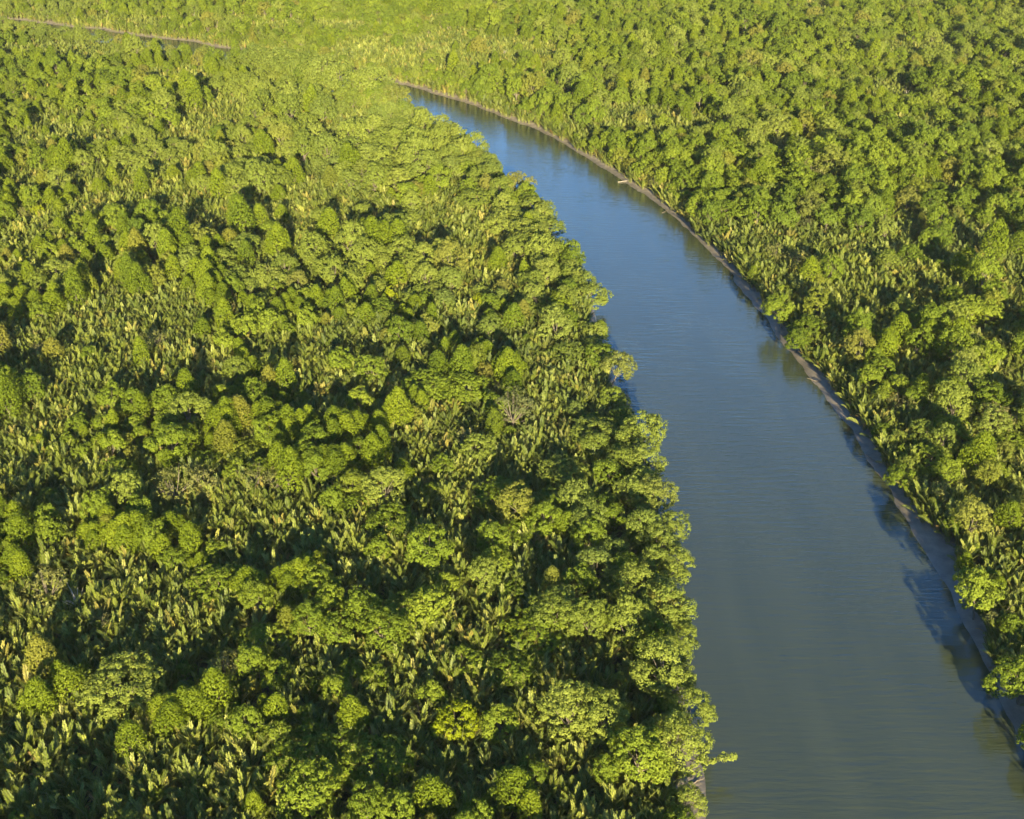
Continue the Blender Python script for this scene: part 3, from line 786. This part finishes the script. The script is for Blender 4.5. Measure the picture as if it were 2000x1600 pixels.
# palms
x, y, r = jitter_grid(2.25, 0.95, 4)
sd, side, _ = river_sd(x, y)
P = palmness(x, y); u = r.random(len(x))
T = np.array([(p[1], p[2], KIND[p[0]]['rad'] * p[3]) for p in plants if p[0] != 'snag'])
keep = (sd > np.where(side < 0, 4.0, np.interp(y, [300, 480], [0.8, 0.2]) + np.interp(y, [300, 480], [4.6, 3.0]) * vnoise(x, y, 14, 91, 2))) & ((u < np.clip(P + 0.55, 0.45, 0.97)) | ((side > 0) & (sd < 13) & (u < 0.75)))
# leave out palms that stand right under a low dense crown
cell = {}
for i, (tx_, ty_, tr_) in enumerate(T): cell.setdefault((int(tx_ // 12), int(ty_ // 12)), []).append(i)
for i in np.nonzero(keep)[0]:
    cx, cy = int(x[i] // 12), int(y[i] // 12)
    for a in (-1, 0, 1):
        for b in (-1, 0, 1):
            for j in cell.get((cx + a, cy + b), ()):
                if (x[i] - T[j, 0]) ** 2 + (y[i] - T[j, 1]) ** 2 < (T[j, 2] * 0.30) ** 2: keep[i] = False
x, y, sd, side = x[keep], y[keep], sd[keep], side[keep]
ps = 0.82 + 0.3 * vnoise(x, y, 30, 55, 2)
for i in range(len(x)):
    plants.append(['palm', x[i], y[i], ps[i] * (0.78 + 0.36 * r.random()), r.random() * 6.283, r.normal() * .06, r.normal() * .06, int(r.integers(0, len(PALMS))), -1, 0.85 + 0.35 * r.random()])

kinds = np.array([p[0] for p in plants])
PX = np.array([p[1] for p in plants]); PY = np.array([p[2] for p in plants]); PS = np.array([p[3] for p in plants]); PHZ = np.array([p[9] for p in plants])
GZ, PSD, PSIDE = ground_height(PX, PY)
GZ = np.maximum(GZ, 0.05) - 0.08

# ------------------------------------------------------------------ which plants show largest: a coarse depth picture of ellipses
W, Hh = 500, 400
ids = np.full((Hh, W), -1, np.int32)
ZC = np.array([KIND[k]['zc'] for k in kinds]); RD = np.array([KIND[k]['rad'] for k in kinds]); HT = np.array([KIND[k]['h'] for k in kinds])
TX = np.array([p[5] for p in plants]); TY = np.array([p[6] for p in plants])
CX = PX + np.sin(TY) * ZC * PS; CY = PY - np.sin(TX) * ZC * PS
qx, qy, qd = project(CX, CY, GZ + ZC * PS)
qr = FPX * RD * PS / qd
inv = (qx > -60) & (qx < 2060) & (qy > -60) & (qy < 1660) & (qd > 10)
order = np.argsort(-qd)
for i in order:
    if not inv[i] or kinds[i] == 'snag': continue
    f = 0.7 if kinds[i] == 'palm' else 0.92
    rx = qr[i] / 4 * f; ry = rx * (0.95 if kinds[i] != 'palm' else 1.15); cx = qx[i] / 4; cy = qy[i] / 4
    x0, x1, y0, y1 = max(0, int(cx - rx)), min(W, int(cx + rx) + 1), max(0, int(cy - ry)), min(Hh, int(cy + ry) + 1)
    if x0 >= x1 or y0 >= y1: continue
    yy, xx = np.ogrid[y0:y1, x0:x1]
    mk = ((xx - cx) / max(rx, .5)) ** 2 + ((yy - cy) / max(ry, .5)) ** 2 <= 1
    ids[y0:y1, x0:x1][mk] = i
vis = np.bincount(ids[ids >= 0], minlength=len(plants)).astype(float)

LIMIT = {'bigbroad': 99, 'bigpale': 99, 'mangrove': 290, 'broad': 290, 'pale': 240, 'olive': 90, 'palm': 290, 'lemon': 20, 'snag': 20}
single = np.zeros(len(plants), bool)
HANDI = np.array([p[8] for p in plants])
for k in KIND:
    c = np.nonzero((kinds == k))[0]
    if k == 'snag': single[c] = True; continue
    if k.startswith('big'): single[c] = True; continue
    score = vis[c] + np.where((HANDI[c] >= 0) & (vis[c] > 3), 1e4, 0)
    o = c[np.argsort(-score)][:LIMIT[k]]
    single[o[vis[o] > 3]] = True

# ------------------------------------------------------------------ labels
ONES = ['', 'first', 'second', 'third', 'fourth', 'fifth', 'sixth', 'seventh', 'eighth', 'ninth', 'tenth', 'eleventh', 'twelfth', 'thirteenth', 'fourteenth', 'fifteenth', 'sixteenth', 'seventeenth', 'eighteenth', 'nineteenth']
TENS = ['', '', 'twenty', 'thirty', 'forty', 'fifty', 'sixty', 'seventy', 'eighty', 'ninety']
TEN_TH = ['', '', 'twentieth', 'thirtieth', 'fortieth', 'fiftieth', 'sixtieth', 'seventieth', 'eightieth', 'ninetieth']
def ordinal(n):
    if n < 20: return ONES[n]
    if n < 100: return TEN_TH[n // 10] if n % 10 == 0 else TENS[n // 10] + '-' + ONES[n % 10]
    return 'hundred-and-' + ordinal(n - 100) if n > 100 else 'hundredth'

DESC = {'bigbroad': 'large lobed broadleaf tree', 'bigpale': 'large pale feathery tree', 'mangrove': 'dome-crowned mangrove tree', 'broad': 'lobed broadleaf tree', 'pale': 'pale feathery tree', 'olive': 'twiggy olive shrub',
        'palm': 'nipa palm', 'lemon': 'bright lemon-green tree', 'snag': 'bare bleached dead tree'}
CAT = {'bigbroad': 'tree', 'bigpale': 'tree', 'mangrove': 'tree', 'broad': 'tree', 'pale': 'tree', 'olive': 'shrub', 'palm': 'palm', 'lemon': 'tree', 'snag': 'dead tree'}
GROUP = {'bigbroad': 'broadleaf trees of the river forest', 'bigpale': 'pale feathery trees of the river forest', 'mangrove': 'mangrove trees of the river forest', 'broad': 'broadleaf trees of the river forest', 'pale': 'pale feathery trees of the river forest', 'olive': 'twiggy shrubs in the forest',
         'palm': 'nipa palms between the trees', 'lemon': 'lemon-green trees in the forest', 'snag': 'dead trees standing in the forest'}
LAND = [(i, HAND[HANDI[i]][4]) for i in np.nonzero(HANDI >= 0)[0] if HAND[HANDI[i]][4]]
label = {}
counter = {}
# landmark trees carry their own phrase
for i, ph in LAND: label[i] = ph + {'pale': ', rising above its neighbours', 'broad': ', sunlit', 'mangrove': ', green', 'olive': ', half leafless', 'lemon': ', yellower than all around it', 'snag': ', leafless'}[kinds[i].replace('big', '')]
# the front row on each bank is counted along the water
for sdv, nm in ((-1, 'left'), (1, 'right')):
    for k in ('pale', 'broad', 'mangrove', 'bigpale', 'bigbroad'):
        c = [i for i in np.nonzero(single & (kinds == k) & (PSIDE == sdv) & (PSD < 8.5) & (PY < 640))[0] if i not in label]
        for n, i in enumerate(sorted(c, key=lambda i: PY[i])):
            label[i] = f'{ordinal(n + 1)} {DESC[k]} along the {nm} bank, counted from the bottom'
rest = [i for i in np.nonzero(single)[0] if i not in label]
lx = np.array([qx[i] for i, _ in LAND]); ly = np.array([qy[i] for i, _ in LAND])
bins = {}
for i in rest:
    d = np.hypot(qx[i] - lx, (qy[i] - ly) * 1.3); j = int(np.argmin(d))
    dx, dy = qx[i] - lx[j], qy[i] - ly[j]
    w = ('right of' if dx > 0 else 'left of') if abs(dx) > abs(dy) * 1.2 else ('behind' if dy < 0 else 'in front of')
    bins.setdefault((kinds[i], j, w), []).append((d[j], i))
for (k, j, w), lst in bins.items():
    for n, (_, i) in enumerate(sorted(lst)):
        label[i] = f'{ordinal(n + 1)} nearest {DESC[k]} {w} the {LAND[j][1]}'

# ------------------------------------------------------------------ build the single plants
def new(name, data, parent=None):
    o = bpy.data.objects.new(name, data); COL.objects.link(o)
    if parent is not None: o.parent = parent
    return o

for i in np.nonzero(single)[0]:
    k, x, y, s, rz, tx, ty, vi, hi, hz = plants[i]
    K = KIND[k]
    root = new(K['name'], None)
    root.location = (x, y, GZ[i]); root.scale = (s, s, s * hz)
    root.rotation_euler = (Euler((tx, ty, 0)).to_matrix() @ Euler((0, 0, rz)).to_matrix()).to_euler()
    root['label'] = label[i]; root['category'] = CAT[k]; root['group'] = GROUP[k]
    if k == 'palm':
        for (q, az, sc, tl, off) in PALMS[vi]:
            f = new('frond', FMESH[q], root)
            f.location = (math.cos(az) * off, math.sin(az) * off, 0)
            f.rotation_euler = (0, tl, az); f.scale = (sc, sc, sc)
    else:
        for pn, me in K['variants'][vi]:
            new(pn, me, root)
    if hi >= 0 and HAND[hi][4].startswith('tree with a branch'):
        # the bough that reaches out over the river
        rr = np.random.default_rng(77)
        inv_m = root.rotation_euler.to_matrix().inverted()
        st = inv_m @ Vector((0.6, 0, 3.4)); en = inv_m @ Vector((8.4 / s * 1.15, 0.4, 3.6)); md = inv_m @ Vector((5.0 / s, 0, 3.0))
        t = np.linspace(0, 1, 9)[:, None]
        path = (1 - t) ** 2 * np.array(st) + 2 * t * (1 - t) * np.array(md) + t ** 2 * np.array(en)
        tc, tf = tube(path, (0.13 * (1 - 0.8 * t[:, 0])) / s * 1.2, 5)
        cc = np.concatenate([path[3:] + rr.normal(size=(6, 3)) * 0.28 + np.array([0, 0, .2]) for _ in range(4)])
        oo = rand_dirs(len(cc), rr); oo[:, 2] = np.abs(oo[:, 2]); oo = unit(oo)
        lc = leaves(*clump_cloud(cc, oo, np.full(len(cc), 0.5 / s * 1.2), 22, 0.36 / s * 1.2, rr), rr)
        me = join_meshes('overhanging_branch', [(tc, tf, np.full(len(tc), .5), M['bark']), (*lc, M['pale'])])
        new('overhanging_branch', me, root)

# driftwood stranded on the mud
for n, (px, py, ln, az, lab) in enumerate(((1222, 354, 7.0, 0.3, 'pale stranded log on the far bend of the right bank'), (1300, 412, 5.0, 0.9, 'short grey log on the right mud bank'),
                                           (1705, 897, 5.5, 1.9, 'forked grey log at the waterline of the wide right mud bank'), (1590, 742, 4.0, 2.5, 'small dark branch lying on the right mud bank'),
                                           (1362, 1528, 3.2, 0.4, 'thin dead branch on the mud spit of the left bank'))):
    g = at(px, py, 0.3); rr = np.random.default_rng(40 + n)
    z0 = max(float(ground_height([g[0]], [g[1]])[0][0]), 0.02)
    t = np.linspace(0, 1, 7)[:, None]
    path = np.array([[-ln / 2, 0, 0.12]]) * (1 - t) + np.array([[ln / 2, 0.3, 0.2]]) * t + rr.normal(size=(7, 3)) * np.array([0, .14, .04])
    br = np.stack([np.linspace(ln * .1, ln * .32, 4), np.linspace(0, ln * .18, 4), np.linspace(.15, .55, 4)], 1)
    root = new('driftwood_log', None); root.location = (g[0], g[1], z0); root.rotation_euler = (0, 0, az)
    root['label'] = lab; root['category'] = 'driftwood'; root['group'] = 'driftwood on the mud banks'
    for nm, pth, ra in (('stem', path, 0.16), ('branch', br, 0.08)):
        c_, f_ = tube(pth, ra * (1 - 0.6 * np.linspace(0, 1, len(pth))), 6)
        new(nm, with_tint(nm, c_, f_, np.full(len(c_), .5), M['bark'] if n else M['snag'], True), root)

# ------------------------------------------------------------------ the mass of the forest beyond
def scatter(name, lab, key, sel):
    K = KIND[key]
    src = bpy.data.collections.new(name + '_source')
    for v, me in enumerate(K['joined']):
        o = bpy.data.objects.new(f'{key}_source_{v:02d}', me); src.objects.link(o)
    idx = np.nonzero(sel)[0]
    co = np.stack([PX[idx], PY[idx], GZ[idx]], 1).astype(np.float32)
    me = bpy.data.meshes.new(name); me.vertices.add(len(idx)); me.vertices.foreach_set('co', co.ravel())
    rot = np.zeros((len(idx), 3), np.float32)
    for n, i in enumerate(idx):
        p = plants[i]; rot[n] = (p[5], p[6], p[4])
    a = me.attributes.new('turn', 'FLOAT_VECTOR', 'POINT'); a.data.foreach_set('vector', rot.ravel())
    a = me.attributes.new('size', 'FLOAT_VECTOR', 'POINT'); a.data.foreach_set('vector', np.stack([PS[idx], PS[idx], PS[idx] * PHZ[idx]], 1).astype(np.float32).ravel())
    a = me.attributes.new('variant', 'INT', 'POINT'); a.data.foreach_set('value', np.array([plants[i][7] for i in idx], np.int32))
    o = new(name, me); o['kind'] = 'stuff'; o['label'] = lab
    ng = bpy.data.node_groups.new(name + '_scatter', 'GeometryNodeTree')
    ng.interface.new_socket('Geometry', in_out='INPUT', socket_type='NodeSocketGeometry')
    ng.interface.new_socket('Geometry', in_out='OUTPUT', socket_type='NodeSocketGeometry')
    N, L = ng.nodes, ng.links
    gi, go = N.new('NodeGroupInput'), N.new('NodeGroupOutput')
    ip = N.new('GeometryNodeInstanceOnPoints'); ci = N.new('GeometryNodeCollectionInfo')
    ci.inputs['Collection'].default_value = src; ci.inputs['Separate Children'].default_value = True; ci.inputs['Reset Children'].default_value = True
    ip.inputs['Pick Instance'].default_value = True
    def attr(nm, dt):
        n = N.new('GeometryNodeInputNamedAttribute'); n.data_type = dt; n.inputs['Name'].default_value = nm
        return n.outputs['Attribute']
    L.new(gi.outputs[0], ip.inputs['Points']); L.new(ci.outputs[0], ip.inputs['Instance'])
    L.new(attr('variant', 'INT'), ip.inputs['Instance Index']); L.new(attr('turn', 'FLOAT_VECTOR'), ip.inputs['Rotation']); L.new(attr('size', 'FLOAT_VECTOR'), ip.inputs['Scale'])
    L.new(ip.outputs[0], go.inputs[0])
    md = o.modifiers.new('scatter', 'NODES'); md.node_group = ng
    return len(idx)

for key, nm, lab in (('mangrove', 'mangrove_forest', 'mass of dome-crowned mangroves filling the forest to the far edge'),
                     ('broad', 'broadleaf_forest', 'mass of lobed broadleaf trees filling the forest to the far edge'),
                     ('pale', 'pale_forest', 'mass of pale feathery trees within the distant forest'),
                     ('olive', 'shrub_undergrowth', 'mass of thin olive-brown shrubs within the distant forest'),
                     ('lemon', 'lemon_forest', 'scattered yellow-green trees within the distant forest'),
                     ('palm', 'palm_undergrowth', 'mass of nipa palms growing between the distant trees')):
    n = scatter(nm, lab, key, (kinds == key) & ~single)
    print(nm, n, 'single', int((single & (kinds == key)).sum()), 'in view', int(((vis > 0) & (kinds == key)).sum()))

# ------------------------------------------------------------------ the evening air
def build_haze():
    x0, x1, y0, y1, z0, z1 = -5300, 5300, -6300, 6300, -5.5, 156.0
    co = [(x0, y0, z0), (x1, y0, z0), (x1, y1, z0), (x0, y1, z0), (x0, y0, z1), (x1, y0, z1), (x1, y1, z1), (x0, y1, z1)]
    fs = [(0, 3, 2, 1), (4, 5, 6, 7), (0, 1, 5, 4), (1, 2, 6, 5), (2, 3, 7, 6), (3, 0, 4, 7)]
    m, nt, N, L = mat('haze_air')
    out = node(N, 'ShaderNodeOutputMaterial'); v = node(N, 'ShaderNodeVolumePrincipled')
    v.inputs['Color'].default_value = (0.92, 0.93, 0.90, 1); v.inputs['Density'].default_value = 0.00002; v.inputs['Anisotropy'].default_value = 0.0
    L.new(v.outputs[0], out.inputs['Volume'])
    o = mesh_obj('haze', co, fs, m, smooth=False)
    o['kind'] = 'stuff'; o['label'] = 'thin warm evening haze over the forest'
build_haze()
